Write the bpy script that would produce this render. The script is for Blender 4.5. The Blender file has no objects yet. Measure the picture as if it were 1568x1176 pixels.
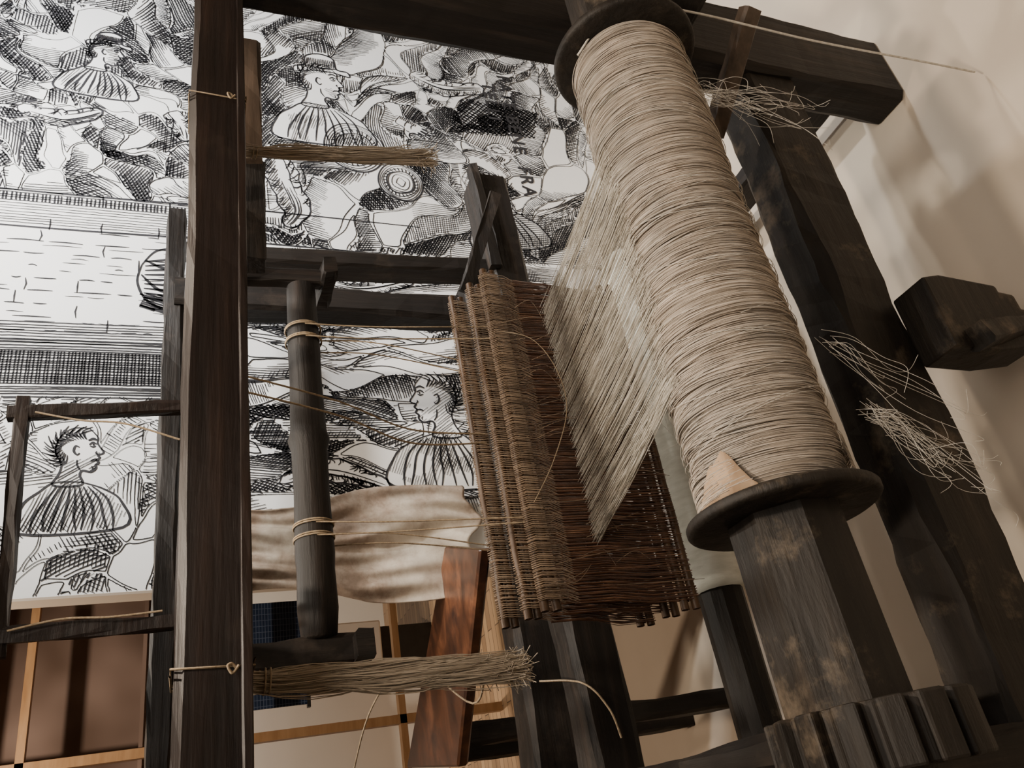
import bpy, math, random
import numpy as np
from mathutils import Vector, Matrix, Euler
random.seed(7); rng=np.random.default_rng(7)
C=bpy.context.scene.collection

# ------------------------------------------------------------------ helpers
def link(o,parent=None):
    C.objects.link(o)
    if parent is not None: o.parent=parent
    return o
def empty(name):
    e=bpy.data.objects.new(name,None); e.empty_display_size=.1; return link(e)
def mesh_np(name,verts,faces,mat=None,parent=None,smooth=False):
    me=bpy.data.meshes.new(name)
    verts=np.asarray(verts,dtype=np.float32); faces=np.asarray(faces,dtype=np.int32)
    nf,k=faces.shape
    me.vertices.add(len(verts)); me.vertices.foreach_set('co',verts.ravel())
    me.loops.add(nf*k); me.loops.foreach_set('vertex_index',faces.ravel())
    me.polygons.add(nf); me.polygons.foreach_set('loop_start',np.arange(nf,dtype=np.int32)*k)
    me.polygons.foreach_set('loop_total',np.full(nf,k,dtype=np.int32))
    if smooth: me.polygons.foreach_set('use_smooth',np.ones(nf,dtype=bool))
    me.update(); me.validate()
    if mat: me.materials.append(mat)
    return link(bpy.data.objects.new(name,me),parent)
def mesh_py(name,verts,faces,mat=None,parent=None,smooth=False):
    me=bpy.data.meshes.new(name); me.from_pydata([tuple(v) for v in verts],[],faces)
    if smooth:
        for p in me.polygons: p.use_smooth=True
    me.update()
    if mat: me.materials.append(mat)
    return link(bpy.data.objects.new(name,me),parent)
def tubes(name,lines,mat,parent=None,sides=4):
    V=[];Fc=[];off=0
    for pts,r in lines:
        p=np.asarray(pts,float); n=len(p)
        r=np.broadcast_to(np.asarray(r,float),(n,))
        t=np.gradient(p,axis=0); t/=np.linalg.norm(t,axis=1,keepdims=True)+1e-12
        ref=np.array([.31,.77,.56]) if abs((t.mean(0)*np.array([.31,.77,.56])).sum())<.9 else np.array([.9,-.3,.1])
        a=np.cross(t,ref); a/=np.linalg.norm(a,axis=1,keepdims=True)+1e-12
        b=np.cross(t,a)
        ang=np.arange(sides)*2*math.pi/sides
        ring=p[:,None,:]+r[:,None,None]*(np.cos(ang)[None,:,None]*a[:,None,:]+np.sin(ang)[None,:,None]*b[:,None,:])
        V.append(ring.reshape(-1,3))
        i=np.arange(n-1)[:,None]*sides; j=np.arange(sides)[None,:]; j2=(j+1)%sides
        f=np.stack([i+j,i+j2,i+sides+j2,i+sides+j],-1).reshape(-1,4)+off
        Fc.append(f); off+=n*sides
    return mesh_np(name,np.concatenate(V),np.concatenate(Fc),mat,parent,True)
def beam(name,p0,p1,w,h,mat,parent=None,ch=.12,rough=.0028,n=None,seed=0,taper=1.0):
    """hand-hewn timber: chamfered section, slightly wandering faces. w = horizontal thickness, h = other one"""
    p0=Vector(p0);p1=Vector(p1);d=(p1-p0);L=d.length;d.normalize()
    up=Vector((0,0,1)) if abs(d.z)<.8 else Vector((0,1,0))
    s=d.cross(up).normalized(); u=s.cross(d).normalized()
    n=n or max(6,int(L/.05)); c=min(w,h)*ch
    sec=[(-w/2+c,-h/2),(w/2-c,-h/2),(w/2,-h/2+c),(w/2,h/2-c),(w/2-c,h/2),(-w/2+c,h/2),(-w/2,h/2-c),(-w/2,-h/2+c)]
    r=random.Random(seed+int(L*1000))
    V=[];Fs=[]
    ph=[r.uniform(0,6) for _ in range(16)]
    for i in range(n+1):
        t=i/n; k=1+(taper-1)*t
        for j,(a,b) in enumerate(sec):
            na=rough*math.sin(ph[j]+t*L*(9+j))+rough*r.uniform(-.6,.6)
            nb=rough*math.sin(ph[j+8]+t*L*(7+j*1.3))+rough*r.uniform(-.6,.6)
            V.append(p0+d*(L*t)+s*(a*k+na)+u*(b*k+nb))
    for i in range(n):
        for j in range(8):
            Fs.append((i*8+j,i*8+(j+1)%8,(i+1)*8+(j+1)%8,(i+1)*8+j))
    Fs.append(tuple(range(7,-1,-1))); Fs.append(tuple(n*8+j for j in range(8)))
    return mesh_py(name,V,Fs,mat,parent)
def lathe_x(name,prof,cy,cz,mat,parent=None,seg=64,smooth=True,phase=0):
    V=[];Fs=[];n=len(prof)
    for x,r in prof:
        for k in range(seg):
            a=phase+2*math.pi*k/seg
            V.append((x,cy+r*math.cos(a),cz+r*math.sin(a)))
    for i in range(n-1):
        for k in range(seg):
            Fs.append((i*seg+k,i*seg+(k+1)%seg,(i+1)*seg+(k+1)%seg,(i+1)*seg+k))
    Fs.append(tuple(range(seg-1,-1,-1))); Fs.append(tuple((n-1)*seg+k for k in range(seg)))
    return mesh_py(name,V,Fs,mat,parent,smooth)
def box(name,x0,x1,y0,y1,z0,z1,mat,parent=None,bev=0):
    V=[(x,y,z) for z in (z0,z1) for x,y in ((x0,y0),(x1,y0),(x1,y1),(x0,y1))]
    Fs=[(3,2,1,0),(4,5,6,7),(0,1,5,4),(1,2,6,5),(2,3,7,6),(3,0,4,7)]
    o=mesh_py(name,V,Fs,mat,parent)
    if bev:
        m=o.modifiers.new('b','BEVEL'); m.width=bev; m.segments=2
    return o

# ------------------------------------------------------------------ materials
def mat_base(name,rough=.6,spec=.4):
    m=bpy.data.materials.new(name); m.use_nodes=True; nt=m.node_tree
    b=nt.nodes['Principled BSDF']; b.inputs['Roughness'].default_value=rough
    b.inputs['Specular IOR Level'].default_value=spec
    return m,nt,b
def ramp(nt,stops):
    r=nt.nodes.new('ShaderNodeValToRGB'); e=r.color_ramp.elements
    while len(e)>1: e.remove(e[-1])
    e[0].position=stops[0][0]; e[0].color=(*stops[0][1],1)
    for p,c in stops[1:]:
        x=e.new(p); x.color=(*c,1)
    return r
def noise_mat(name,stops,scale=(5,5,5),nscale=1,detail=6,rough=.6,spec=.4,bump=.2,bdist=.003,dist=0.0,nr=.6,patch=None):
    m,nt,b=mat_base(name,rough,spec)
    tc=nt.nodes.new('ShaderNodeTexCoord'); mp=nt.nodes.new('ShaderNodeMapping'); mp.inputs['Scale'].default_value=scale
    no=nt.nodes.new('ShaderNodeTexNoise'); no.inputs['Scale'].default_value=nscale; no.inputs['Detail'].default_value=detail
    no.inputs['Distortion'].default_value=dist; no.inputs['Roughness'].default_value=nr
    r=ramp(nt,stops)
    nt.links.new(tc.outputs['Object'],mp.inputs[0]); nt.links.new(mp.outputs[0],no.inputs[0])
    nt.links.new(no.outputs['Fac'],r.inputs[0])
    col=r.outputs[0]
    if patch:   # worn / dusty patches: (scale, colour, lo, hi)
        n2=nt.nodes.new('ShaderNodeTexNoise'); n2.inputs['Scale'].default_value=patch[0]; n2.inputs['Detail'].default_value=8; n2.inputs['Roughness'].default_value=.7
        nt.links.new(tc.outputs['Object'],n2.inputs[0])
        mr=nt.nodes.new('ShaderNodeMapRange'); mr.inputs['From Min'].default_value=patch[2]; mr.inputs['From Max'].default_value=patch[3]
        nt.links.new(n2.outputs['Fac'],mr.inputs['Value'])
        mx=nt.nodes.new('ShaderNodeMix'); mx.data_type='RGBA'; nt.links.new(mr.outputs[0],mx.inputs['Factor'])
        nt.links.new(col,mx.inputs['A']); mx.inputs['B'].default_value=(*patch[1],1); col=mx.outputs['Result']
    nt.links.new(col,b.inputs['Base Color'])
    if bump:
        bp=nt.nodes.new('ShaderNodeBump'); bp.inputs['Strength'].default_value=bump; bp.inputs['Distance'].default_value=bdist
        nt.links.new(no.outputs['Fac'],bp.inputs['Height']); nt.links.new(bp.outputs[0],b.inputs['Normal'])
    return m
DW=[(.3,(.006,.005,.0045)),(.55,(.012,.0092,.0075)),(.75,(.030,.021,.016))]
PT=(7,(.045,.034,.026),.56,.76)
wood_x=noise_mat('dark_oak_x',DW,(3,40,40),1,8,.6,.33,.8,.005,patch=PT)
wood_y=noise_mat('dark_oak_y',DW,(40,3,40),1,8,.6,.33,.8,.005,patch=PT)
wood_z=noise_mat('dark_oak_z',DW,(40,40,3),1,8,.6,.33,.8,.005,patch=PT)
wood_red=noise_mat('red_dark_wood',[(.3,(.006,.004,.0035)),(.55,(.013,.0075,.006)),(.8,(.028,.015,.010))],(3,45,45),1,8,.45,.4,.5,.004,patch=(9,(.026,.018,.013),.58,.75))
wood_worn=noise_mat('worn_oak',[(.3,(.008,.0065,.0055)),(.58,(.019,.015,.0115)),(.8,(.045,.034,.025))],(4,26,26),1,9,.6,.33,.9,.006,patch=(7,(.17,.13,.09),.56,.78))
wood_brown=noise_mat('brown_wood',[(.3,(.035,.025,.018)),(.7,(.10,.07,.05))],(4,40,40),1,8,.5,.4,.4,.003)
wood_plank=noise_mat('reddish_plank',[(.3,(.018,.008,.005)),(.5,(.065,.026,.013)),(.75,(.20,.08,.038))],(5,8,8),1,8,.35,.5,.2,.003,dist=.6,patch=(6,(.02,.011,.009),.48,.68))
orange_wood=noise_mat('pine_frame',[(.3,(.30,.16,.07)),(.7,(.44,.26,.13))],(3,3,20),1,4,.45,.4,.1)
paper=noise_mat('card',[(.3,(.32,.21,.13)),(.7,(.50,.36,.24))],(20,20,20),1,4,.8,.2,.1)
cloth_roll=noise_mat('linen_cloth',[(.3,(.60,.59,.50)),(.7,(.80,.79,.70))],(60,14,14),1,6,.85,.2,.5,.003)
reed_stick=noise_mat('cane_stick',[(.3,(.03,.016,.008)),(.7,(.11,.06,.03))],(10,60,60),1,6,.5,.4,.3,.002)
twine=noise_mat('twine',[(.3,(.24,.175,.11)),(.7,(.44,.35,.24))],(200,200,200),1,3,.8,.2,.3,.001)
def fibre(name,stops,scale,rough=.55,sheen=.2,bump=.2,patch=None):
    m=noise_mat(name,stops,scale,1,5,rough,.35,bump,.0015,patch=patch)
    m.node_tree.nodes['Principled BSDF'].inputs['Sheen Weight'].default_value=sheen
    return m
yarn_wound=fibre('linen_wound',[(.30,(.20,.162,.13)),(.48,(.41,.345,.28)),(.66,(.68,.59,.49))],(420,9,9),patch=(5,(.34,.31,.27),.45,.7))
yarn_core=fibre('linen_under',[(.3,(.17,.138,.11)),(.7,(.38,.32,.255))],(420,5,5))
yarn_warp=fibre('linen_warp',[(.3,(.25,.22,.18)),(.5,(.46,.42,.35)),(.7,(.78,.745,.67))],(300,3,3),.42)
yarn_pale=fibre('linen_pale',[(.3,(.46,.42,.35)),(.7,(.76,.72,.65))],(90,90,90))
hank_fib=fibre('tow_hank',[(.3,(.30,.24,.17)),(.7,(.74,.62,.48))],(160,160,6))
heddle_lo=fibre('heddle_brown',[(.3,(.035,.014,.007)),(.55,(.11,.046,.022)),(.75,(.34,.18,.10))],(160,20,14),.4,.1)
heddle_hi=fibre('heddle_tan',[(.3,(.08,.05,.03)),(.7,(.36,.26,.175))],(160,20,10),.5,.1)
garment_m=noise_mat('brown_linen',[(.3,(.20,.145,.105)),(.7,(.30,.225,.17))],(50,50,50),1,5,.85,.2,.3,.002,patch=(2.2,(.50,.44,.36),.44,.60))
floor_beige=noise_mat('painted_platform',[(.3,(.58,.49,.39)),(.7,(.66,.57,.46))],(1.4,1.4,1.4),1,5,.5,.3,.05,.002)
ink=noise_mat('printing_ink',[(.3,(.018,.018,.021)),(.7,(.045,.045,.05))],(9,9,9),1,3,.6,.2,0)
print_paper=noise_mat('mural_print_paper',[(.3,(.84,.85,.85)),(.7,(.88,.88,.87))],(2,2,2),1,3,.5,.3,0)
wallp=noise_mat('wall_paint',[(.3,(.60,.53,.45)),(.7,(.64,.57,.49))],(2,2,2),1,3,.8,.2,0)
white_paint=noise_mat('white_panel',[(.3,(.82,.80,.76)),(.7,(.86,.84,.80))],(2,2,2),1,3,.7,.2,0)
ceil_m=noise_mat('ceiling_paint',[(.3,(.36,.31,.26)),(.7,(.40,.35,.30))],(2,2,2),1,3,.9,.1,0)
black_metal=noise_mat('black_metal',[(.3,(.01,.01,.01)),(.7,(.02,.02,.02))],(9,9,9),1,3,.4,.5,0)
def parquet():
    m,nt,b=mat_base('parquet',.4,.4)
    tc=nt.nodes.new('ShaderNodeTexCoord')
    br=nt.nodes.new('ShaderNodeTexBrick'); br.inputs['Scale'].default_value=3
    br.inputs['Color1'].default_value=(.50,.34,.20,1); br.inputs['Color2'].default_value=(.30,.19,.11,1); br.inputs['Mortar'].default_value=(.05,.03,.02,1)
    br.inputs['Mortar Size'].default_value=.008; br.inputs['Brick Width'].default_value=1.4; br.inputs['Row Height'].default_value=.22
    nt.links.new(tc.outputs['Object'],br.inputs[0]); nt.links.new(br.outputs[0],b.inputs['Base Color'])
    return m
parq=parquet()
def blue_cloth():
    m,nt,b=mat_base('blue_check_cloth',.8,.2)
    tc=nt.nodes.new('ShaderNodeTexCoord'); br=nt.nodes.new('ShaderNodeTexBrick'); br.inputs['Scale'].default_value=14; br.offset=0
    br.inputs['Color1'].default_value=(.012,.022,.05,1); br.inputs['Color2'].default_value=(.02,.035,.075,1); br.inputs['Mortar'].default_value=(.10,.13,.2,1)
    br.inputs['Mortar Size'].default_value=.02
    mp=nt.nodes.new('ShaderNodeMapping'); mp.inputs['Rotation'].default_value=(math.pi/2,0,0)
    nt.links.new(tc.outputs['Object'],mp.inputs[0]); nt.links.new(mp.outputs[0],br.inputs[0]); nt.links.new(br.outputs[0],b.inputs['Base Color'])
    return m
bluec=blue_cloth()
cab_m=noise_mat('smoked_glass',[(.35,(.10,.065,.048)),(.65,(.24,.17,.14))],(1.5,1.5,1.5),1,2,.12,.6,0)

# ------------------------------------------------------------------ room
box('floor',-4,4.4,-3,8,-.2,-.12,parq)
box('display_platform',-1.4,4.38,-2.2,3.3,-.119,-.004,floor_beige,None,.01)
box('wall_back',-4,4.4,8,8.1,-.12,3.4,white_paint)
box('wall_right',4.4,4.5,-3,8,-.12,3.4,wallp)
box('wall_left',-4.1,-4,-3,8,-.12,3.4,wallp)
box('wall_front',-4,4.4,-3.1,-3,-.12,3.4,wallp)
box('ceiling',-4,4.4,-3,8,3.4,3.5,ceil_m)
box('wall_partition',.735,4.39,2.325,2.44,0.0,3.39,wallp)

# ------------------------------------------------------------------ engraving mural
mural=empty('engraving_mural')
WX0,WX1,WZ0,WZ1=.72,4.3,0.02,2.75
box('print_panel',WX0,WX1,2.302,2.324,WZ0,WZ1,print_paper,mural)
tab=rng.random((6,256,256))
def vn(x,y,s=0):
    xi=np.floor(x).astype(int); yi=np.floor(y).astype(int); fx=x-xi; fy=y-yi
    fx=fx*fx*(3-2*fx); fy=fy*fy*(3-2*fy); T=tab[s]
    g=lambda a,b:T[a%256,b%256]
    return (g(xi,yi)*(1-fx)+g(xi+1,yi)*fx)*(1-fy)+(g(xi,yi+1)*(1-fx)+g(xi+1,yi+1)*fx)*fy
IV=[];IF=[];ioff=[0]
def add_quads(A,B,nA,nB,wA,wB):
    n=len(A)
    if n==0: return
    v=np.stack([A+nA*wA[:,None],A-nA*wA[:,None],B-nB*wB[:,None],B+nB*wB[:,None]],1).reshape(-1,2)
    IV.append(v); f=np.arange(n*4).reshape(n,4)+ioff[0]; IF.append(f); ioff[0]+=n*4
def pip(P,poly):
    x=P[...,0];z=P[...,1]; ins=np.zeros(x.shape,bool); n=len(poly)
    for i in range(n):
        x1,z1=poly[i];x2,z2=poly[(i+1)%n]
        c=((z1>z)!=(z2>z))&(x<(x2-x1)*(z-z1)/(z2-z1+1e-12)+x1); ins^=c
    return ins
EX=[]
def blank(P):
    m=np.zeros(P.shape[:-1],bool)
    for q in EX:
        q=np.asarray(q); bx=(P[...,0]>q[:,0].min())&(P[...,0]<q[:,0].max())&(P[...,1]>q[:,1].min())&(P[...,1]<q[:,1].max())
        if bx.any():
            m[bx]|=pip(P[bx],q)
    return m
def hatch(poly,ang,sp,w,tonef,thr=.35,warp=.03,wf=4,step=.016,seed=0,useblank=True):
    poly=np.array(poly,float); c=(poly.min(0)+poly.max(0))/2; Rr=np.linalg.norm(poly.max(0)-poly.min(0))/2+.02
    a=math.radians(ang); d=np.array([math.cos(a),math.sin(a)]); nn=np.array([-d[1],d[0]])
    s=np.arange(-Rr,Rr,sp); t=np.arange(-Rr,Rr,step)
    s=s+rng.normal(0,sp*.1,len(s))
    P=c+s[:,None,None]*nn+t[None,:,None]*d
    off=(vn(P[...,0]*wf,P[...,1]*wf,seed)-.5)*2*warp
    P=P+off[...,None]*nn+rng.normal(0,sp*.04,P.shape)
    T=tonef(P[...,0],P[...,1])+ (vn(P[...,0]*40,P[...,1]*40,5)-.5)*.22
    M=(T>thr)&pip(P,poly)&(P[...,0]>WX0)&(P[...,0]<WX1)&(P[...,1]>WZ0)&(P[...,1]<WZ1)
    if useblank: M&=~blank(P)
    W=w*np.clip(.4+(T-thr)*1.2,.4,1.3)*.5
    g=np.gradient(P,axis=1); g/=np.linalg.norm(g,axis=2,keepdims=True)+1e-9; N=np.stack([-g[...,1],g[...,0]],-1)
    m=M[:,:-1]&M[:,1:]
    add_quads(P[:,:-1][m],P[:,1:][m],N[:,:-1][m],N[:,1:][m],W[:,:-1][m],W[:,1:][m])
def polyline(pts,w):
    p=np.array(pts,float)
    if len(p)<2:return
    g=np.gradient(p,axis=0); g/=np.linalg.norm(g,axis=1,keepdims=True)+1e-9; N=np.stack([-g[:,1],g[:,0]],-1)
    tt=np.linspace(0,1,len(p)); W=.5*w*(.45+.75*np.sin(math.pi*tt)+.15*rng.random(len(p)))
    add_quads(p[:-1],p[1:],N[:-1],N[1:],W[:-1],W[1:])
def smooth(pts,k=8):
    p=np.array(pts,float); n=len(p); out=[]
    for i in range(n-1):
        p0=p[max(i-1,0)];p1=p[i];p2=p[i+1];p3=p[min(i+2,n-1)]
        for j in range(k):
            t=j/k; out.append(.5*((2*p1)+(-p0+p2)*t+(2*p0-5*p1+4*p2-p3)*t*t+(-p0+3*p1-3*p2+p3)*t**3))
    out.append(p[-1]); return np.array(out)
def rect(a,b,c,d): return [(a,c),(b,c),(b,d),(a,d)]
GH=.0045
def engrave(poly,sx,sz,rot,warp,wf,tones,sp=.0115,w=.005,outline=.006,seed=0,angs=None,grad=.75):
    """patchwork of hatched planes (folds, roofs, limbs): each cell has its own hatch direction and light side"""
    r=np.random.default_rng(seed); poly=np.array(poly,float); x0,z0=poly.min(0)-.05; x1,z1=poly.max(0)+.05
    x1=min(x1,3.9)
    xs=np.arange(x0,x1,GH); zs=np.arange(z0,z1,GH); X,Z=np.meshgrid(xs,zs,indexing='ij')
    Xw=X+warp*(vn(X*wf,Z*wf,1)-.5)*2+warp*.4*(vn(X*wf*2.7,Z*wf*2.7,3)-.5)*2; Zw=Z+warp*(vn(X*wf+40,Z*wf+11,2)-.5)*2+warp*.4*(vn(X*wf*2.7+5,Z*wf*2.7,4)-.5)*2
    a=math.radians(rot); U=( Xw*math.cos(a)+Zw*math.sin(a))/sx; Vv=(-Xw*math.sin(a)+Zw*math.cos(a))/sz
    u0,u1=U.min(),U.max(); v0,v1=Vv.min(),Vv.max(); n=int((u1-u0)*(v1-v0))+4
    su=r.uniform(u0,u1,n); sv=r.uniform(v0,v1,n)
    d1=np.full(U.shape,1e9); d2=d1.copy(); idd=np.zeros(U.shape,int)
    for i in range(n):
        d=np.hypot(U-su[i],Vv-sv[i]); nb=d<d1
        d2=np.where(nb,d1,np.minimum(d2,d)); idd=np.where(nb,i,idd); d1=np.where(nb,d,d1)
    tone=r.choice(tones,n); ga=r.uniform(0,2*math.pi,n); nb_=6
    ai=r.integers(0,nb_,n) 
    A=angs or [0,30,60,90,120,150]
    du=U-su[idd]; dv=Vv-sv[idd]
    T=tone[idd]+grad*(du*np.cos(ga[idd])+dv*np.sin(ga[idd]))*(tone[idd]>.12)+.12*(vn(X*14,Z*14,0)-.5)
    edge=d2-d1; T=T+.35*np.exp(-edge*14)*(tone[idd]>.12)
    T[tone[idd]<.12]*=.3
    AI=ai[idd]
    def samp(G,x,z):
        i=np.clip(((x-x0)/GH).astype(int),0,len(xs)-1); j=np.clip(((z-z0)/GH).astype(int),0,len(zs)-1); return G[i,j]
    for k in range(nb_):
        if not (ai==k).any(): continue
        f=lambda x,z: np.where(samp(AI,x,z)==k,samp(T,x,z),-1)
        hatch(poly,A[k],sp,w,f,.30,.025,5,seed=k%5)
        hatch(poly,A[k]+58,sp*1.08,w*.85,f,.66,.02,5,seed=(k+1)%5)
        hatch(poly,A[k]-40,sp*1.1,w*.8,f,.98,.02,5,seed=(k+2)%5)
    L=GH*1.15/min(sx,sz); Fv=edge-L; ok=pip(np.stack([X,Z],-1),poly)&~blank(np.stack([X,Z],-1))
    a_,b_,c_,d_=Fv[:-1,:-1],Fv[1:,:-1],Fv[1:,1:],Fv[:-1,1:]
    act=((a_>0)!=(b_>0))|((b_>0)!=(c_>0))|((c_>0)!=(d_>0)); act&=ok[:-1,:-1]
    sA=[];sB=[]
    for i,j in zip(*np.nonzero(act)):
        q=[];va,vb,vc,vd=a_[i,j],b_[i,j],c_[i,j],d_[i,j];x=xs[i];z=zs[j]
        if va*vb<0:q.append((x+GH*va/(va-vb),z))
        if vb*vc<0:q.append((x+GH,z+GH*vb/(vb-vc)))
        if vc*vd<0:q.append((x+GH*vd/(vd-vc),z+GH))
        if vd*va<0:q.append((x,z+GH*va/(va-vd)))
        if len(q)==2: sA.append(q[0]);sB.append(q[1])
    if sA:
        A_=np.array(sA);B_=np.array(sB); g=B_-A_; g/=np.linalg.norm(g,axis=1,keepdims=True)+1e-9
        A_=A_-g*.0008;B_=B_+g*.0008;N=np.stack([-g[:,1],g[:,0]],-1); mid=(A_+B_)/2
        ww=.5*outline*(.35+.8*vn(mid[:,0]*6,mid[:,1]*6,4)); add_quads(A_,B_,N,N,ww,ww)
OUT=[];SH=[]
def limb(pts,width,detail=4,seed=0):
    """white outlined limb / sleeve / tool shape along a path"""
    r=np.random.default_rng(seed); p=smooth(pts,8); n=len(p); g=np.gradient(p,axis=0); g/=np.linalg.norm(g,axis=1,keepdims=True)+1e-9
    N=np.stack([-g[:,1],g[:,0]],-1); tt=np.linspace(0,1,n)
    W=np.interp(tt,np.linspace(0,1,len(width)),width)*(1+.10*np.sin(tt*17+seed)+.06*np.sin(tt*41+seed))
    W=W*np.sqrt(np.clip(1-np.abs(2*tt-1)**10,0.02,1))
    a=p+N*W[:,None]; b=p-N*W[:,None]; q=np.concatenate([a,b[::-1]]); EX.append(q)
    SH.append((np.concatenate([p-N*W[:,None]*.15,b[::-1]]),seed*37%180))
    OUT.append((np.concatenate([q,q[:1]]),.0055))
    for k in range(detail*9):
        i=r.integers(2,n-2); s=r.choice((-1,1)); l=r.uniform(.2,.8)
        e0=p[i]+N[i]*s*W[i]*.98; e1=p[i]+N[i]*s*W[i]*(1-l)+g[i]*.02*r.normal(); OUT.append((smooth([e0,(e0+e1)/2+g[i]*.006,e1],4),.0032))
    for k in range(detail):
        i0=r.integers(0,max(1,n-6)); i1=min(n-1,i0+r.integers(5,16)); s=r.uniform(-.6,.6); OUT.append((p[i0:i1]+N[i0:i1]*(W[i0:i1]*s)[:,None],.0035))
def xf(pts,cx,cz,s,rot):
    p=np.array(pts,float)*s; a=math.radians(rot); c,d=math.cos(a),math.sin(a)
    return np.stack([cx+p[:,0]*c-p[:,1]*d,cz+p[:,0]*d+p[:,1]*c],1)
def face(cx,cz,s,rot=-90,flip=1,hat=False):
    F=lambda pts:xf([(x*flip,y) for x,y in pts],cx,cz,s,rot)
    prof_=[(.15,.95),(.42,.62),(.42,.42),(.50,.26),(.62,.08),(.58,.0),(.46,-.04),(.52,-.14),(.45,-.22),(.50,-.32),(.42,-.40),(.43,-.52),(.30,-.64),(.05,-.60),(-.02,-.75),(.05,-1.1),(-.75,-1.1),(-.62,-.7),(-.58,-.35),(-.78,.1),(-.70,.6),(-.35,.95),(.15,.95)]
    q=smooth(F(prof_),6); EX.append(q); OUT.append((q,.0055))
    # shoulders and cloak
    cl=smooth(F([(.05,-1.0),(.7,-1.25),(1.25,-1.7),(1.35,-2.6),(-1.5,-2.7),(-1.55,-1.8),(-1.1,-1.3),(-.7,-1.0),(.05,-1.0)]),6); EX.append(cl); OUT.append((cl,.006))
    for k in range(9):
        x=-1.2+.28*k; OUT.append((smooth(F([(x*.45-.1,-1.15),(x*.8,-1.7+.1*math.sin(k)),(x,-2.2),(x*1.05+.1*math.sin(k*2),-2.65)]),6),.0055))
    hz=lambda x,z:.30+.75*(vn(x*16/(s*10),z*16/(s*10),1)-.25)
    SHF.append((cl,rot+70,hz)); SHF.append((q,rot+35,lambda x,z:.15+.6*vn(x*12/(s*10),z*12/(s*10),2)))
    for pts,w in [([(.18,.34),(.28,.42),(.40,.36)],.005),([(.20,.30),(.30,.26),(.38,.30)],.004),([(.14,.50),(.28,.56),(.42,.50)],.006),([(.46,-.22),(.34,-.22),(.26,-.26)],.005),
                  ([(.46,-.02),(.40,.04),(.42,.10)],.004),([(-.10,.25),(-.22,.30),(-.26,.12),(-.16,-.02),(-.08,.04)],.005),([(-.02,-.58),(-.12,-.40),(-.14,-.20)],.004),([(.30,-.44),(.34,-.50),(.32,-.56)],.003)]:
        OUT.append((smooth(F(pts),6),w))
    for k in range(9): OUT.append((F([(.31+.012*math.cos(k*.7),.335+.03*math.sin(k*.7)),(.31+.012*math.cos(k*.7+.7),.335+.03*math.sin(k*.7+.7))]),.006))
    for k in range(34):
        a=math.radians(60+k*5); r0=.48+.08*math.sin(k*3); r1=.92+.14*math.sin(k*2.3)
        OUT.append((smooth(F([(-.15+r0*math.cos(a),.2+r0*math.sin(a)*.8),(-.15+(r0+r1)/2*math.cos(a+.3),.2+(r0+r1)/2*math.sin(a+.3)*.85),(-.15+r1*math.cos(a+.05),.2+r1*math.sin(a+.05)*.85)]),5),.0036))
    if hat:
        h=smooth(F([(-.95,.45),(-.4,.62),(.3,.66),(.85,.55),(.8,.78),(.45,.85),(.35,1.35),(-.1,1.5),(-.55,1.3),(-.62,.85),(-.95,.7),(-.95,.45)]),6); EX.append(h); OUT.append((h,.006))
        for k in range(16): OUT.append((smooth(F([(-.55+.06*k,.88),(-.53+.06*k,1.05+.1*math.sin(k)),(-.5+.055*k,1.25)]),4),.0035))
        OUT.append((smooth(F([(-.6,.85),(0,.80),(.44,.86)]),6),.006))
SHF=[]
def hand(cx,cz,s,rot,flip=1):
    F=lambda pts:xf([(x*flip,y) for x,y in pts],cx,cz,s,rot)
    o=[(-.35,-1.1),(-.38,-.4),(-.45,.0),(-.42,.35),(-.50,.85),(-.38,.92),(-.28,.45),(-.22,.5),(-.24,1.1),(-.10,1.15),(-.04,.5),(.02,.52),(.06,1.08),(.2,1.06),(.2,.45),(.26,.42),(.36,.85),(.48,.80),(.42,.2),(.75,.0),(1.0,.25),(1.08,.12),(.8,-.3),(.4,-.5),(.32,-1.1)]
    q=smooth(F(o+[o[0]]),4); EX.append(q); OUT.append((q,.005))
    for a,b,c in [((-.42,.62),(-.36,.66),(-.32,.62)),((-.22,.8),(-.14,.84),(-.08,.8)),((.06,.78),(.13,.82),(.19,.78)),((.30,.6),(.36,.62),(.41,.58)),((-.2,-.1),(0,-.2),(.25,-.1)),((-.3,-.5),(0,-.58),(.3,-.52)),((.5,-.1),(.55,-.2),(.5,-.3))]:
        OUT.append((smooth(F([a,b,c]),4),.0035))
    for k in range(10): OUT.append((smooth(F([(-.36,-1.0+.11*k),(-.22,-1.02+.11*k),(-.12,-.98+.11*k)]),4),.003))
# people in the print (their heads point along +X, as the sheet is mounted on its side)
face(2.80,1.22,.125,-90,1,True); face(2.30,.58,.11,-80,-1); face(2.78,2.02,.085,-95,1,True)
face(1.30,.95,.115,-90,-1); face(1.12,1.98,.085,-90,1,False)
hand(2.62,.86,.07,150); hand(2.28,1.50,.07,60); hand(1.66,1.02,.06,200); hand(.92,1.72,.05,30,-1)
limb([(2.52,1.80),(2.46,1.76),(2.38,1.74)],[.03,.045,.02],4,1)
limb([(2.36,1.42),(2.24,1.40),(2.10,1.36),(2.02,1.40)],[.05,.06,.05,.02],6,4)
limb([(2.96,.84),(2.90,.70),(2.94,.5)],[.03,.05,.03],5,5)
limb([(1.62,1.45),(1.60,1.3),(1.66,1.15)],[.015,.035,.03],8,8)
limb([(1.80,1.35),(1.76,1.15),(1.82,.95)],[.02,.035,.02],6,11)
limb([(1.02,1.45),(1.06,1.3),(1.00,1.12)],[.02,.04,.02],8,10)
limb([(2.45,2.28),(2.42,2.14),(2.48,2.02)],[.02,.04,.02],4,13)
wheels=[(2.46,1.12,.12),(2.30,.95,.09)]
th=np.linspace(0,2*math.pi,60)
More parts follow.
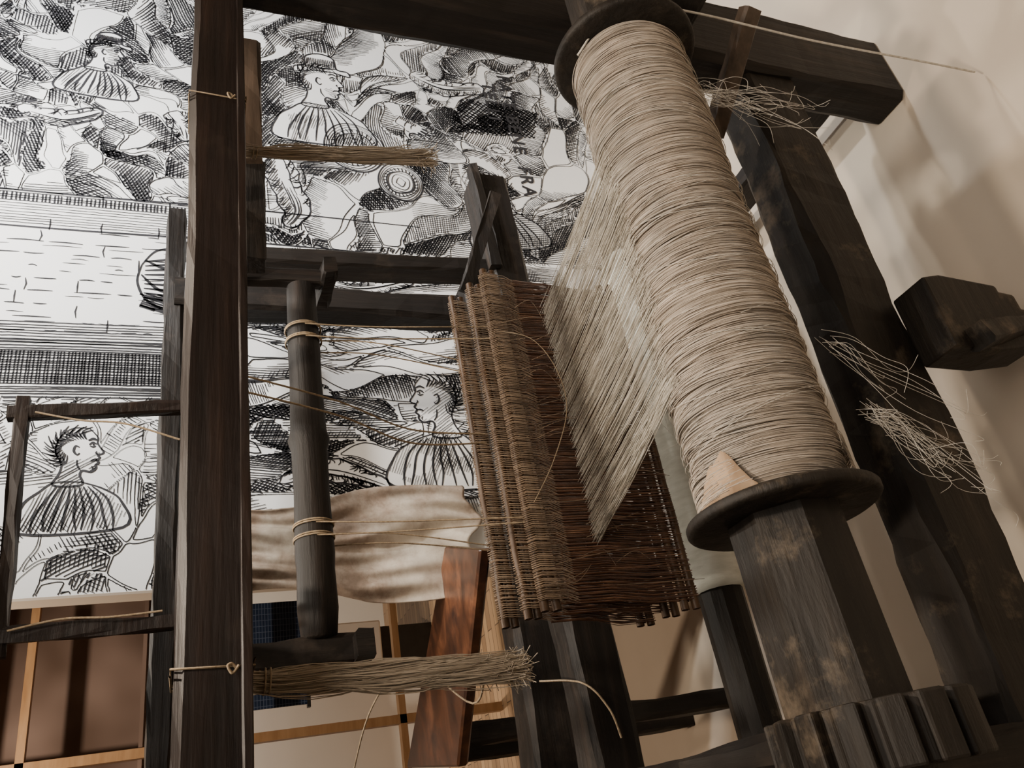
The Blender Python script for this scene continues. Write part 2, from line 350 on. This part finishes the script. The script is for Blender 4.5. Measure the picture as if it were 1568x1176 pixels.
for cx,cz,R_ in wheels: EX.append(np.stack([cx+R_*np.cos(th[:-1])*1.08,cz+R_*np.sin(th[:-1])],1))
P1=rect(2.07,3.85,1.66,2.6)
engrave(P1,.13,.08,35,.07,5,[.05,.3,.5,.65,.8,1.0],.0098,.0048,.0032,11)
P6=rect(1.93,3.9,.02,1.68)
engrave(P6,.17,.09,-30,.15,3.0,[.05,.25,.4,.55,.7,.9,1.05],.0092,.0043,.0036,23)
P5=rect(.72,1.93,.3,1.62)
engrave(P5,.07,.34,6,.08,2.4,[.0,.2,.35,.5,.65,.85,1.05],.0086,.0039,.0036,31,[90,80,100,70,15,110],.95)
P7=rect(.72,1.30,1.55,2.6)
engrave(P7,.08,.12,20,.08,4,[.05,.2,.3,.45,.55,.75],.0098,.0035,.0028,41)
for q,an in SH: hatch(q,an,.0085,.0032,lambda x,z:x*0+.6,.3,.01,5,useblank=False)
for q,an,f in SHF: hatch(q,an,.0085,.0034,f,.42,.012,5,useblank=False); 
for q,an,f in SHF[::2]: hatch(q,an+62,.0095,.0032,f,.62,.012,5,useblank=False)
t2=lambda x,z:.45+.3*vn(x*20,z*3,1)
P2=rect(1.93,2.07,1.62,2.75)
hatch(P2,90,.0115,.0034,t2,.3,.004,2,seed=1); hatch(rect(2.02,2.075,1.6,2.75),0,.012,.005,lambda x,z:x*0+.8,.3,.003,2)
for xx in (2.075,1.925): polyline(smooth([(xx,.9),(xx+.006,1.5),(xx-.004,2.1),(xx,2.75)],20),.006)
for i,xx in enumerate(np.arange(1.53,1.92,.016)):
    z=1.62
    while z<2.75:
        L=random.uniform(.02,.12)
        if random.random()<(.8 if i%3==0 else .3): polyline(smooth([(xx+random.uniform(-.002,.002),z),(xx+random.uniform(-.003,.003),z+L/2),(xx,z+L)],4),.0034 if i%3==0 else .002)
        z+=L+random.uniform(.01,.08)
    if i%3==0:
        z=1.66+(i%2)*.07
        while z<2.75:
            if random.random()<.6: polyline([(xx,z),(xx+.024,z+random.uniform(-.006,.006)),(xx+.046,z)],.0036)
            z+=random.uniform(.12,.17)
# striped turban / head at the wall
for pts in [[(1.80,1.86),(1.86,1.82),(1.87,1.76),(1.82,1.72),(1.74,1.70),(1.66,1.72),(1.63,1.78),(1.66,1.84),(1.73,1.87),(1.80,1.86)],
            [(1.64,1.86),(1.62,1.80),(1.60,1.74),(1.63,1.70)],[(1.76,1.86),(1.70,1.80),(1.71,1.73)],[(1.82,1.85),(1.79,1.79),(1.80,1.73)]]:
    polyline(smooth(pts),.009)
for k in range(9): polyline(smooth([(1.655+.022*k,1.715+.003*k),(1.66+.021*k,1.78),(1.67+.018*k,1.85)],6),.007)
hatch([(1.62,1.70),(1.68,1.71),(1.69,1.86),(1.62,1.87)],70,.008,.006,lambda x,z:x*0+.9,.3,.004)
t4=lambda x,z:.7+.25*vn(x*6,z*6,2)
P4=[(1.33,1.60),(1.47,1.60),(1.47,2.75),(1.33,2.75)]
hatch(rect(1.30,1.50,1.6,2.75),90,.0088,.0044,t4,.3,.004,2); hatch(P4,0,.0095,.0040,t4,.3,.005,3); hatch(rect(1.48,1.56,1.6,2.75),90,.010,.0034,t4,.3,.003)
tb=lambda x,z:.85+x*0
hatch([(2.62,.72),(2.86,.62),(2.84,.25),(2.66,.30)],50,.015,.006,tb,.3,.01); hatch([(2.62,.72),(2.86,.62),(2.84,.25),(2.66,.30)],-40,.014,.0045,tb,.3,.01)
for q,w_ in OUT: polyline(q,w_)
for cx,cz,R_ in wheels:
    for k,fr in enumerate((1,.92,.84,.76,.62,.55,.4,.2)):
        polyline(np.stack([cx+R_*fr*np.cos(th)*1.08+.004*np.sin(3*th+k),cz+R_*fr*np.sin(th)],1),.006 if k in(0,4) else .003)
    for k in range(26):
        a=k*.2417; polyline([(cx+R_*1.08*.62*math.cos(a),cz+R_*.62*math.sin(a)),(cx+R_*1.08*.72*math.cos(a+.05),cz+R_*.72*math.sin(a+.05)),(cx+R_*1.08*.8*math.cos(a+.1),cz+R_*.8*math.sin(a+.1))],.004)
for k in range(26):
    x=1.94+k*.010
    polyline(smooth([(x,.1),(x+.008,.35),(x+.004,.6),(x+.012,.92)],12),.003)
V2=np.concatenate(IV);FF=np.concatenate(IF)
V3=np.stack([V2[:,0],np.full(len(V2),2.3005),V2[:,1]],1)
mesh_np('ink_strokes',V3,FF,ink,mural)
tcu=bpy.data.curves.new('lettering','FONT'); tcu.body='FATE BENE  FRA\n  TELLI'; tcu.size=.085; tcu.space_character=1.25
tcu.offset=.002; tcu.materials.append(ink)
to=bpy.data.objects.new('lettering',tcu); link(to,mural)
to.matrix_basis=Matrix.Translation((3.05,2.299,.42))@Matrix(((-1,0,0,0),(0,0,-1,0),(0,-1,0,0),(0,0,0,1)))

# ------------------------------------------------------------------ the loom
loom=empty('weaving_loom')
beam('top_beam',(-.42,1.05,1.67),(1.6,1.05,1.67),.085,.084,wood_red,loom,rough=.0015)
beam('top_beam_bead',(-.42,1.0,1.634),(1.54,1.0,1.634),.014,.012,wood_red,loom,rough=.0006)
beam('far_top_rail',(-.3,2.0,1.745),(1.76,2.0,1.752),.06,.05,wood_x,loom)
beam('near_post_right',(1.59,1.02,.002),(1.59,1.02,1.76),.22,.11,wood_z,loom)
beam('near_post_left',(-.09,1.02,.002),(-.09,1.02,1.76),.22,.11,wood_z,loom)
beam('far_post_right',(1.455,2.0,.002),(1.455,2.0,1.75),.09,.09,wood_z,loom)
beam('far_post_left',(-.07,2.0,.002),(-.07,2.0,1.75),.09,.09,wood_z,loom)
beam('batten_sword_right',(1.43,1.75,.80),(1.40,1.75,1.72),.05,.075,wood_z,loom)
beam('batten_sword_left',(.02,1.75,.80),(.0,1.75,1.72),.05,.075,wood_z,loom)
beam('side_brace',(1.20,1.2,1.606),(1.54,1.2,1.606),.04,.05,wood_brown,loom)
beam('side_brace_dark',(.97,1.22,1.60),(1.21,1.22,1.60),.045,.045,wood_x,loom)
for i,x in enumerate((.345,.44,.885,1.10)):
    beam('cross_arm_%d'%i,(x,1.05,1.685),(x,2.0,1.685),.03,.035,wood_y,loom)
beam('breast_beam',(-.15,1.95,.90),(1.52,1.95,.86),.11,.12,wood_x,loom)
beam('knee_beam',(-.15,1.75,.835),(1.77,1.75,.86),.11,.115,wood_x,loom)
beam('stub_ridge',(1.40,1.69,.905),(1.79,1.69,.915),.03,.03,wood_x,loom)
beam('slat_brace',(1.28,1.66,1.02),(1.60,1.6,.90),.012,.035,wood_x,loom)
beam('side_rail_left',(.03,.95,.78),(.03,2.0,.78),.09,.10,wood_y,loom)
beam('foot_rail_right',(1.60,1.1,.12),(1.60,2.0,.12),.06,.10,wood_y,loom)
beam('foot_rail_left',(-.09,.95,.12),(-.09,2.0,.12),.08,.10,wood_y,loom)
beam('lower_cross_beam',(-.10,1.05,.44),(1.58,1.05,.415),.12,.165,wood_worn,loom,rough=.005)
beam('bearing_arm',(1.27,1.02,.63),(1.45,.82,.60),.035,.04,wood_brown,loom)
beam('bearing_block_right',(1.50,.80,.80),(1.50,1.0,.80),.10,.20,wood_y,loom)
bk=[(.0,.0),(.16,.0),(.17,.05),(.165,.10),(.155,.20),(.14,.20),(.135,.24),(.10,.24),(.098,.265),(.05,.265),(.045,.235),(.01,.235),(-.005,.12)]
V=[(.65+a,y,.375-b) for y in (.90,.985) for a,b in bk]; n=len(bk)
bo=mesh_py('carved_bracket',V,[tuple(range(n)),tuple(range(2*n-1,n-1,-1))]+[((i+1)%n,i,i+n,(i+1)%n+n) for i in range(n)],wood_worn,loom)
m_=bo.modifiers.new('b','BEVEL'); m_.width=.006; m_.segments=2
beam('bracket_lug',(.66,.885,.33),(.70,.885,.17),.05,.05,wood_worn,loom,taper=.5)
prof=[(.345,.02),(.35,.031),(.40,.036),(.47,.034),(.50,.036),(.62,.033),(.71,.0345),(.73,.040),(.75,.035),(.86,.032),(.95,.033),(1.03,.031),(1.10,.030),(1.105,.018)]
lathe_x('harness_roller',prof,1.45,1.485,wood_x,loom,28)
beam('hanger_right',(1.125,1.45,1.44),(1.125,1.45,1.70),.04,.028,wood_z,loom)
beam('hanger_left',(.325,1.45,1.42),(.325,1.45,1.70),.05,.03,wood_z,loom)
beam('hanger_shoe_left',(.325,1.40,1.415),(.325,1.52,1.415),.05,.035,wood_z,loom)
beam('hanger_shoe_right',(1.125,1.39,1.43),(1.125,1.52,1.43),.04,.03,wood_z,loom)
beam('jack_post_right',(.885,1.6,1.66),(.868,1.6,2.03),.025,.025,wood_red,loom)
beam('jack_post_left',(.440,1.6,1.66),(.436,1.6,2.02),.025,.025,wood_red,loom)
beam('jack_crossbar',(.40,1.6,1.995),(.90,1.6,2.005),.022,.024,wood_red,loom)
lathe_x('cloth_beam_core',[(-.06,.042),(-.05,.05),(.2,.048),(.39,.05),(1.50,.05)],1.5,.615,wood_worn,loom,12,False)
pr=[(x,.062+.002*math.sin(x*37)+.0015*math.sin(x*101)) for x in np.linspace(.385,1.3,60)]
lathe_x('rolled_linen',pr,1.5,.615,cloth_roll,loom,48)

# warp beam
cy,cz=.90,.905
FL,FR=.335,1.31
lathe_x('warp_beam_core',[(-.02,.078),(.0,.086),(FL,.084),(FR,.084),(1.52,.08),(1.56,.07)],cy,cz,wood_worn,loom,8,False,phase=math.pi/8)
def disc(name,x,t,r,mat):
    lathe_x(name,[(x-t/2,r*.94),(x-t/2+.003,r*.985),(x-t*.2,r),(x+t*.2,r),(x+t/2-.003,r*.985),(x+t/2,r*.94)],cy,cz,mat,loom,72)
disc('flange_left',FL,.020,.140,wood_worn); disc('flange_right',FR,.022,.143,wood_worn)
nt_=15;V=[];Fs=[]
prof2=[]
for k in range(nt_):
    a0=2*math.pi*k/nt_; da=2*math.pi/nt_
    prof2+=[(a0,.126),(a0+da*.60,.133),(a0+da*.66,.113),(a0+da*.95,.116)]
for x in (-.01,.068):
    for a,r in prof2: V.append((x,cy+r*math.cos(a),cz-.022+r*math.sin(a)))
n=len(prof2)
rw=mesh_py('ratchet_wheel',V,[tuple(range(n)),tuple(range(2*n-1,n-1,-1))]+[((i+1)%n,i,i+n,(i+1)%n+n) for i in range(n)],wood_worn,loom)
m_=rw.modifiers.new('b','BEVEL'); m_.width=.004; m_.segments=2
x0,x1=.350,1.296; G=22
def rprof(x):
    u=(x-x0)/(x1-x0); g=(u*G)%1.0
    r=.1055+.0042*math.sin(math.pi*g)**.7+.002*math.sin(x*13)
    r-= .016*max(0,1-(x-x0)/.05)**2 + .012*max(0,1-(x1-x)/.03)**2
    return r
lathe_x('yarn_package',[(x,rprof(x)-.001) for x in np.linspace(x0,x1,260)],cy,cz,yarn_core,loom,72)
lines=[]; NR=1150; th=np.linspace(0,2*math.pi,49)
gp=[(random.uniform(-.010,.010),random.uniform(0,6.28)) for _ in range(G+2)]
for i in range(NR):
    u=(i+.5)/NR; x=x0+.004+(x1-x0-.008)*u; g=int(u*G)
    a,ph=gp[g]; a=a*.6+random.gauss(0,.0022); ph+=random.gauss(0,.25)
    base=rprof(x)+abs(random.gauss(0,.0008))
    xx=x+a*np.cos(th+ph)+random.gauss(0,.0006)+.0007*np.sin(5*th+random.uniform(0,6))
    xx=np.clip(xx,x0+.001,x1-.001)
    rr=base+.0005*np.sin(3*th+random.uniform(0,6))
    lines.append((np.stack([xx,cy+rr*np.cos(th),cz+rr*np.sin(th)],1),random.uniform(.00035,.0007)))
for g in range(G):
    x=x0+(x1-x0)*(g+.05)/G; a,ph=gp[g]
    for k in range(7):
        rr=rprof(min(x+.004,x1-.01))+.002+.001*k*random.random(); aa=a*1.3+random.gauss(0,.003)
        xx=np.clip(x+.0016*k+aa*np.cos(th+ph),x0+.002,x1-.002)
        lines.append((np.stack([xx,cy+rr*np.cos(th),cz+rr*np.sin(th)],1),.0007))
tubes('wound_threads',lines,yarn_wound,loom,4)
lines=[]
for i in range(70):
    x=random.uniform(x0+.05,x1-.05); a=random.uniform(.008,.04)*random.choice((-1,1)); ph=random.uniform(0,6.28)
    s=random.uniform(0,6.28); e=s+random.uniform(1.5,5); t=np.linspace(s,e,40)
    rr=.1118+.003*np.sin((t-s)/(e-s)*math.pi)+random.uniform(0,.002)
    xx=np.clip(x+a*np.cos(t+ph),x0+.005,x1-.005)
    lines.append((np.stack([xx,cy+rr*np.cos(t),cz+rr*np.sin(t)],1),.00045))
tubes('loose_windings',lines,yarn_pale,loom,4)
V=[];Fs=[];wv=[.010,.018,.026,.030,.036,.050,.058,.068,.078,.084,.082,.088,.094,.104,.096,.080,.055,.035,.015,.004]; ns=len(wv)-1
for i in range(ns+1):
    a=math.radians(72+58*i/ns); r1=.1128
    V+=[(.347,cy+r1*math.cos(a),cz+r1*math.sin(a)),(.350+wv[i]*.62,cy+(r1+.001)*math.cos(a),cz+(r1+.001)*math.sin(a))]
for i in range(ns): Fs.append((2*i,2*i+1,2*i+3,2*i+2))
po=mesh_py('card_spacer',V,Fs,paper,loom,True); m_=po.modifiers.new('s','SOLIDIFY'); m_.thickness=.0015
lines=[]
for i in range(70):
    x=x0+.006+.055*i/70+random.gauss(0,.002); a=random.gauss(0,.005); rr=.1145+random.random()*.001
    t=np.linspace(math.radians(-150),math.radians(random.uniform(80,128)),30)
    xx=np.clip(x+a*np.cos(t),x0+.002,x1); lines.append((np.stack([xx,cy+rr*np.cos(t),cz+rr*np.sin(t)],1),.0005))
tubes('card_windings',lines,yarn_wound,loom,4)

lines=[];NW=480
for i in range(NW):
    u=(i+.5)/NW; cl=.0035*math.sin(i*.37)+.003*math.sin(i*.12+1)
    xs_=.548+.50*u+random.gauss(0,.0035); xe=.471+.521*u+cl+random.gauss(0,.002)
    a0=math.radians(random.uniform(84,96)); r0=.1105+random.uniform(0,.003)
    p0=np.array([xs_,cy+r0*math.cos(a0),cz+r0*math.sin(a0)])
    p1=np.array([xe,1.345,.978+random.gauss(0,.004)])
    t=np.linspace(0,1,8)[:,None]; p=p0+(p1-p0)*t; p[:,2]-=(.001+.003*random.random())*4*(t*(1-t))[:,0]
    lines.append((p,random.uniform(.0003,.0006)))
for i in range(80):
    xs_=.545+.03*random.random(); a0=math.radians(random.uniform(75,98)); r0=.113
    p0=np.array([xs_,cy+r0*math.cos(a0),cz+r0*math.sin(a0)]); p1=np.array([.464+random.gauss(0,.007),1.34,.974+random.gauss(0,.006)])
    t=np.linspace(0,1,14)[:,None]; p=p0+(p1-p0)*t; p[:,2]+=-.007*np.sin(math.pi*t[:,0])*random.random(); p[:,0]+=.005*np.sin(math.pi*t[:,0])*random.gauss(0,1)
    lines.append((p,.00045))
tubes('warp_sheet',lines,yarn_warp,loom,4)
lines=[]
for i in range(200):
    u=(i+.5)/200; x=.465+.52*u
    lines.append((np.array([[x,1.345,.978],[x+.002,1.5,.955],[x+.004,1.70,.915]]),.0007))
tubes('warp_sheet_front',lines,heddle_hi,loom,3)

def shaft(tag,Y,xl,xr,zt,zb,xo,seed,nh=170):
    r=random.Random(seed)
    for nm,z,ov in (('top_bar_a',zt,.0),('top_bar_b',zt-.022,.0),('bottom_bar_a',zb,-.02),('bottom_bar_b',zb+.022,-.02)):
        yy=Y+r.uniform(-.004,.004); pts=[(xl-.015+ov+(xr-xl+.03)*k/12,yy+r.uniform(-.001,.001),z+r.uniform(-.002,.002)) for k in range(13)]
        tubes('%s_%s'%(tag,nm),[(pts,.0085)],reed_stick,loom,8)
    up=[];lo=[]
    zm=.978
    for i in range(nh):
        x=xl+(xr-xl)*(i+.5)/nh+r.gauss(0,.0008); xb=x+xo
        xm=(x+xb)/2+r.gauss(0,.001)
        for s in (-1,1):
            w=r.uniform(.0006,.001); yj=Y+s*r.uniform(.005,.011)
            up.append(([(x,yj,zt+.006),(x+r.gauss(0,.0006),Y+s*.006,(zt+zm)/2+.02),(xm,Y+s*.002,zm+.06)],w))
            lo.append(([(xm,Y+s*.002,zm+.07),(xm,Y+s*.002,zm-.01),(xb+r.gauss(0,.002),Y+s*.006,(zb+zm)/2),(xb+r.gauss(0,.001),yj,zb-.006)],w*1.35))
        up.append(([(x,Y,zt+.012),(x+.001,Y-.012,zt),(x,Y-.009,zt-.03)],.0011))
    tubes(tag+'_heddles_upper',up,heddle_hi,loom,3); tubes(tag+'_heddles_lower',lo,heddle_lo,loom,3)
    mid=[([( xl+(xr-xl)*(i+.3)/nh,Y+.004,zt-.045-.01*r.random()),(xl+(xr-xl)*(i+.3)/nh+xo,Y+.004,zb+.01)],.0016) for i in range(nh)]
    tubes(tag+'_heddles_mid',mid,heddle_lo,loom,3)
shaft('shaft_far',1.45,.352,1.085,1.143,.832,-.03,3)
shaft('shaft_near',1.33,.347,1.076,1.108,.800,-.02,5,190)
shaft('shaft_mid',1.39,.350,1.080,1.120,.812,-.025,8,150)
r=random.Random(77); L=[]
for i in range(34):
    x=r.uniform(.36,1.05); z0=r.uniform(.95,1.1); z1=z0-r.uniform(.05,.2); b=r.uniform(.004,.02)
    L.append((smooth([(x,1.318,z0),(x+r.uniform(-.02,.02),1.31-b,(z0+z1)/2),(x+r.uniform(-.03,.03),1.315,z1)],6),.0007))
tubes('loose_heddle_strings',L,heddle_hi,loom,3)
def cord(name,pts,r=.0022,mat=twine):
    tubes(name,[(smooth(pts),r)],mat,loom,6)
def wrap(name,x,cy_,cz_,r_,turns=2,w=.0017):
    t=np.linspace(0,2*math.pi*turns,30*turns)
    tubes(name,[(np.stack([x+.004*t/6.28,cy_+r_*np.cos(t),cz_+r_*np.sin(t)],1),w)],twine,loom,6)
for k,(x,xe) in enumerate([(.985,.93),(.955,.90),(.55,.50),(.525,.49)]):
    wrap('roller_wrap_%d'%k,x,1.45,1.485,.0365,2)
    for j,(yy,zz) in enumerate([(1.45,1.15),(1.33,1.115)]):
        cord('lift_cord_%d_%d'%(k,j),[(x,1.45+(.034 if j==0 else -.034),1.485),(x*.6+xe*.4+.004,(1.45*.5+yy*.5),1.34),(xe+.01*j,yy,zz)],.0014)
for k,x in enumerate((.73,.70)):
    cord('mid_cord_%d'%k,[(x,1.2,1.64),(x+.005,1.3,1.45),(x-.01,1.38,1.30),(x+.01*k,1.42,1.13)],.0018)
cord('loose_loop',[(.93,1.33,1.10),(.88,1.28,1.05),(.80,1.26,1.02),(.70,1.25,1.02),(.60,1.27,1.06),(.53,1.31,1.10)],.0009)
def beam_wrap(name,x):
    a=.045; pts=[(x,1.05-a,1.67+a),(x+.002,1.05+a,1.67+a),(x+.004,1.05+a,1.67-a),(x+.004,1.05-a,1.67-a),(x+.008,1.05-a,1.67+a),(x+.008,1.05+a,1.67+a),(x+.01,1.05+a,1.67-a),(x+.012,1.05-a,1.67-a)]
    tubes(name,[(pts,.0014)],twine,loom,6)
    tubes(name+'_knot',[(smooth([(x,1.0,1.645),(x+.006,.998,1.650),(x+.004,.996,1.655),(x-.004,.998,1.650),(x+.004,.998,1.643)]),.0018)],twine,loom,6)
beam_wrap('lashing_right',1.15); beam_wrap('lashing_left',.215)
def hank(name,x,y,z0,z1,xb,w0,w1,n=130,seed=1):
    h=empty(name); r=random.Random(seed); L=[]
    for i in range(n):
        a=r.uniform(0,6.28); q=math.sqrt(r.random()); zz1=z1+abs(r.gauss(0,.03)); pts=[]
        amp=r.gauss(0,.004)
        for k in range(11):
            t=k/10; w=(w0+(w1-w0)*t**.8)*(1-.35*math.exp(-((t-.93)/.03)**2))
            tw=a+t*2.2
            pts.append((x+(xb-x)*t+q*w*math.cos(tw)+amp*math.sin(9*t),y+q*w*math.sin(tw)*.8+amp*math.cos(8*t),z0+(zz1-z0)*t))
        pts.append((pts[-1][0]+r.gauss(0,.008),pts[-1][1]+r.gauss(0,.008),pts[-1][2]-r.uniform(.0,.012)))
        L.append((pts,r.uniform(.0005,.0009)))
    tubes('fibres',L,hank_fib,h,3)
    t=np.linspace(0,12.6,50); tubes('tie',[(np.stack([x+w0*1.15*np.cos(t),y+w0*1.1*np.sin(t),z0-.01-.001*t],1),.0013)],twine,h,5)
hank('yarn_hank',1.150,1.12,1.62,1.255,1.195,.009,.020,180,seed=2)
hank('yarn_hank',.222,1.12,1.62,1.245,.205,.014,.024,240,seed=4)
def tails(name,start,end,n,spread,seed,mat=yarn_pale):
    r=random.Random(seed);L=[]
    for i in range(n):
        s=np.array(start)+np.array([r.gauss(0,.010),r.gauss(0,.005),r.gauss(0,.012)]); f=r.uniform(.3,1.0)
        e=np.array(start)+(np.array(end)-np.array(start))*f+np.array([r.gauss(0,spread),r.gauss(0,spread*.6),r.gauss(0,spread*.5)])
        mid=[s+(e-s)*t+np.array([r.gauss(0,1),r.gauss(0,1),r.gauss(0,1)])*.012*math.sin(math.pi*t) for t in (.3,.7)]
        L.append((smooth([s]+mid+[e,e+np.array([r.gauss(0,.016),r.gauss(0,.012),r.gauss(0,.012)])],6),.0004))
    tubes(name,L,mat,loom,3)
tails('yarn_tails_right',(1.12,.81,.85),(1.085,.79,.60),32,.022,1)
tails('yarn_tails_right_b',(1.14,.80,.82),(1.01,.79,.62),6,.02,9)
tails('yarn_tails_left',(.44,.79,.78),(.32,.79,.60),34,.026,2)
tails('yarn_tails_left_b',(.58,.80,.80),(.42,.79,.60),12,.03,5)
tails('yarn_tails_mid',(.62,.98,.99),(.50,1.15,.86),8,.03,6)
cord('hanging_cord',[(1.28,.89,1.02),(1.325,.83,.97),(1.335,.79,.86),(1.335,.79,.50),(1.34,.785,.2),(1.345,.785,.03)],.0024,yarn_pale)
cord('lower_cord',[(.30,1.84,.93),(.26,1.68,.90),(.20,1.66,.86),(.14,1.67,.84)],.0022)
cord('long_rope',[(.18,1.12,1.27),(.26,1.3,1.24),(.22,1.5,1.21),(.36,1.8,1.24),(.30,2.0,1.30),(.1,2.2,1.34)],.002)
cord('jack_cord_l',[(.44,1.58,1.98),(.452,1.575,1.90),(.448,1.57,1.82),(.455,1.58,1.74)],.002)
cord('jack_cord_r',[(.86,1.58,1.98),(.84,1.575,1.90),(.83,1.57,1.82),(.80,1.58,1.72)],.002)

# ------------------------------------------------------------------ seat board, garment
pk=empty('weaver_bench')
V=[(.766,2.207,1.0),(.652,1.915,1.0),(.188,2.357,1.0),(.256,2.949,1.0)]
V+= [(x,y,.967) for x,y,z in V]
pb=mesh_py('board',V,[(0,1,2,3),(7,6,5,4),(0,4,5,1),(1,5,6,2),(2,6,7,3),(3,7,4,0)],wood_plank,pk); m_=pb.modifiers.new('b','BEVEL'); m_.width=.006
beam('bench_leg',(.26,2.75,0),(.26,2.75,.965),.06,.06,wood_z,pk); beam('bench_leg_near',(.27,2.42,0),(.27,2.42,.965),.06,.06,wood_z,pk)
ga=empty('hanging_linen_garment')
nx,nz=120,80;V=[];Fs=[]
for j in range(nz+1):
    t=j/nz; z=1.66-.77*t
    for i in range(nx+1):
        s=i/nx; wd=.20+.075*t-.03*math.sin(math.pi*min(1,t*1.8)); cx_=.808
        x=cx_+(s-.5)*2*wd*(.66)+.012*math.sin(7*t+3*s)
        ph=s*15+2.2*math.sin(t*2.6+s*2)+.6*math.sin(t*8+s*5)
        f=math.sin(ph); f=f*abs(f)**.3
        y=2.262+.014*f*(.6+.5*math.sin(t*4+s*9))+.006*math.sin(s*41+5*t+2*math.sin(5*t))*math.sin(t*6+s*3)+.005*math.sin(11*t-14*s)+.004*abs(math.sin(17*t+11*s))
        zz=z+.03*math.sin(s*7)*t+.015*math.sin(s*17)*t
        V.append((x,y,zz))
for j in range(nz):
    for i in range(nx): a=j*(nx+1)+i; Fs.append((a,a+1,a+nx+2,a+nx+1))
go=mesh_py('folded_cloth',V,Fs,garment_m,ga,True); m_=go.modifiers.new('s','SOLIDIFY'); m_.thickness=.004; m_.offset=1
beam('garment_rod',(.63,2.26,1.665),(.99,2.26,1.665),.015,.015,wood_brown,ga)

# ------------------------------------------------------------------ far gallery
dc=empty('museum_display_case')
box('case_back',-1.5,1.75,5.35,5.4,1.40,2.75,cab_m,dc)
for i,x in enumerate((-1.5,-.6,.70,1.72)): box('case_post_%d'%i,x-.025,x+.025,5.0,5.06,-.12,2.75,orange_wood,dc)
for i,z in enumerate((2.46,1.40,.5)): box('case_rail_%d'%i,-1.5,1.75,5.0,5.06,z-.02,z+.02,orange_wood,dc)
box('case_top',-1.5,1.75,5.0,5.4,2.73,2.78,orange_wood,dc)
box('case_shelf',-1.5,1.75,5.05,5.35,1.9,1.92,cab_m,dc)
bt=empty('blue_textile_panel')
box('textile',.88,1.50,5.20,5.22,1.02,1.39,bluec,bt)
box('hem_bar',.86,1.52,5.19,5.23,1.00,1.02,black_metal,bt)
pl=empty('white_plinth'); box('plinth_body',-.6,1.12,6.3,7.0,-.12,1.5,white_paint,pl,.01); box('plinth_body_b',1.16,1.62,6.3,7.0,.30,.9,white_paint,pl,.01); box('plinth_foot',1.2,1.58,6.35,6.9,-.12,.3,black_metal,pl)

# ------------------------------------------------------------------ lights with fixtures, all out of view, some added
def spot(name,loc,tgt,energy,size,color,radius=.04,blend=.5):
    e=empty(name)
    l=bpy.data.lights.new(name+'_lamp','SPOT'); l.energy=energy; l.spot_size=math.radians(size); l.color=color; l.shadow_soft_size=radius; l.spot_blend=blend
    o=bpy.data.objects.new('lamp',l); link(o,e); o.location=loc
    d=(Vector(tgt)-Vector(loc)).normalized(); o.rotation_euler=d.to_track_quat('-Z','Y').to_euler()
    b=Vector(loc)-d*.05
    beam('can',tuple(b-d*.14),tuple(b),.09,.09,black_metal,e,ch=.29,rough=0)
    beam('stem',(b.x-d.x*.1,b.y-d.y*.1,b.z-d.z*.1),(b.x-d.x*.1,b.y-d.y*.1,3.4),.02,.02,black_metal,e,rough=0)
warm=(1,.84,.67)
spot('unseen_ceiling_spot',(.70,.55,3.15),(.85,1.0,.9),165,70,warm,.07)
spot('unseen_ceiling_spot',(1.9,.75,3.15),(1.2,1.1,.6),100,80,warm,.05)
spot('unseen_ceiling_spot',(1.75,1.15,3.15),(1.75,2.3,1.85),300,100,(1,.95,.88),.06,.8)
spot('unseen_ceiling_spot',(2.9,.9,3.15),(2.6,2.3,1.2),320,95,(.97,.98,1),.06,.8)
spot('unseen_ceiling_spot',(.2,2.7,3.15),(.4,2.6,0),110,80,(1,.78,.58),.05)
spot('unseen_ceiling_spot',(.9,2.1,3.15),(.7,1.45,.6),110,45,(1,.92,.8),.04)  # added, unseen: brightens the rolled linen, which sits in shadow
spot('unseen_ceiling_spot',(.6,6.0,3.15),(.8,6.6,.8),300,110,warm,.05)
spot('unseen_ceiling_spot',(.5,3.9,3.15),(.9,5.1,1.3),130,90,warm,.05)
spot('unseen_ceiling_spot',(1.2,-.4,3.15),(1.218,.993,0),80,2.4,(1,.9,.75),.01,.6)  # added narrow cone, puts a small bright patch on the platform
spot('unseen_ceiling_spot',(1.9,-.3,3.15),(1.75,1.0,0),80,2.8,(1,.9,.75),.01,.6)  # also added: second patch of light, beside the right post
def panel(name,loc,sx,sy,energy,color):
    e=empty(name)
    l=bpy.data.lights.new(name,'AREA'); l.shape='RECTANGLE'; l.size=sx; l.size_y=sy; l.energy=energy; l.color=color
    o=bpy.data.objects.new('fill_lamp',l); link(o,e); o.location=loc
    box('fill_housing',loc[0]-sx/2-.03,loc[0]+sx/2+.03,loc[1]-sy/2-.03,loc[1]+sy/2+.03,loc[2]+.01,loc[2]+.05,white_paint,e)
panel('fill_light_panel',(.6,-.6,3.34),1.8,1.2,42,(1,.88,.74))  # unseen fill light, added behind the camera with its own box

# ------------------------------------------------------------------ world + camera
w=bpy.data.worlds.new('World'); bpy.context.scene.world=w; w.use_nodes=True
w.node_tree.nodes['Background'].inputs[0].default_value=(.9,.85,.8,1); w.node_tree.nodes['Background'].inputs[1].default_value=.15
cd=bpy.data.cameras.new('camera'); co=bpy.data.objects.new('camera',cd); link(co)
co.location=(0,0,1.7); co.rotation_euler=(0.06195,1.19479,-2.04526); cd.sensor_width=36; cd.lens=28.57; cd.clip_start=.02
bpy.context.scene.camera=co
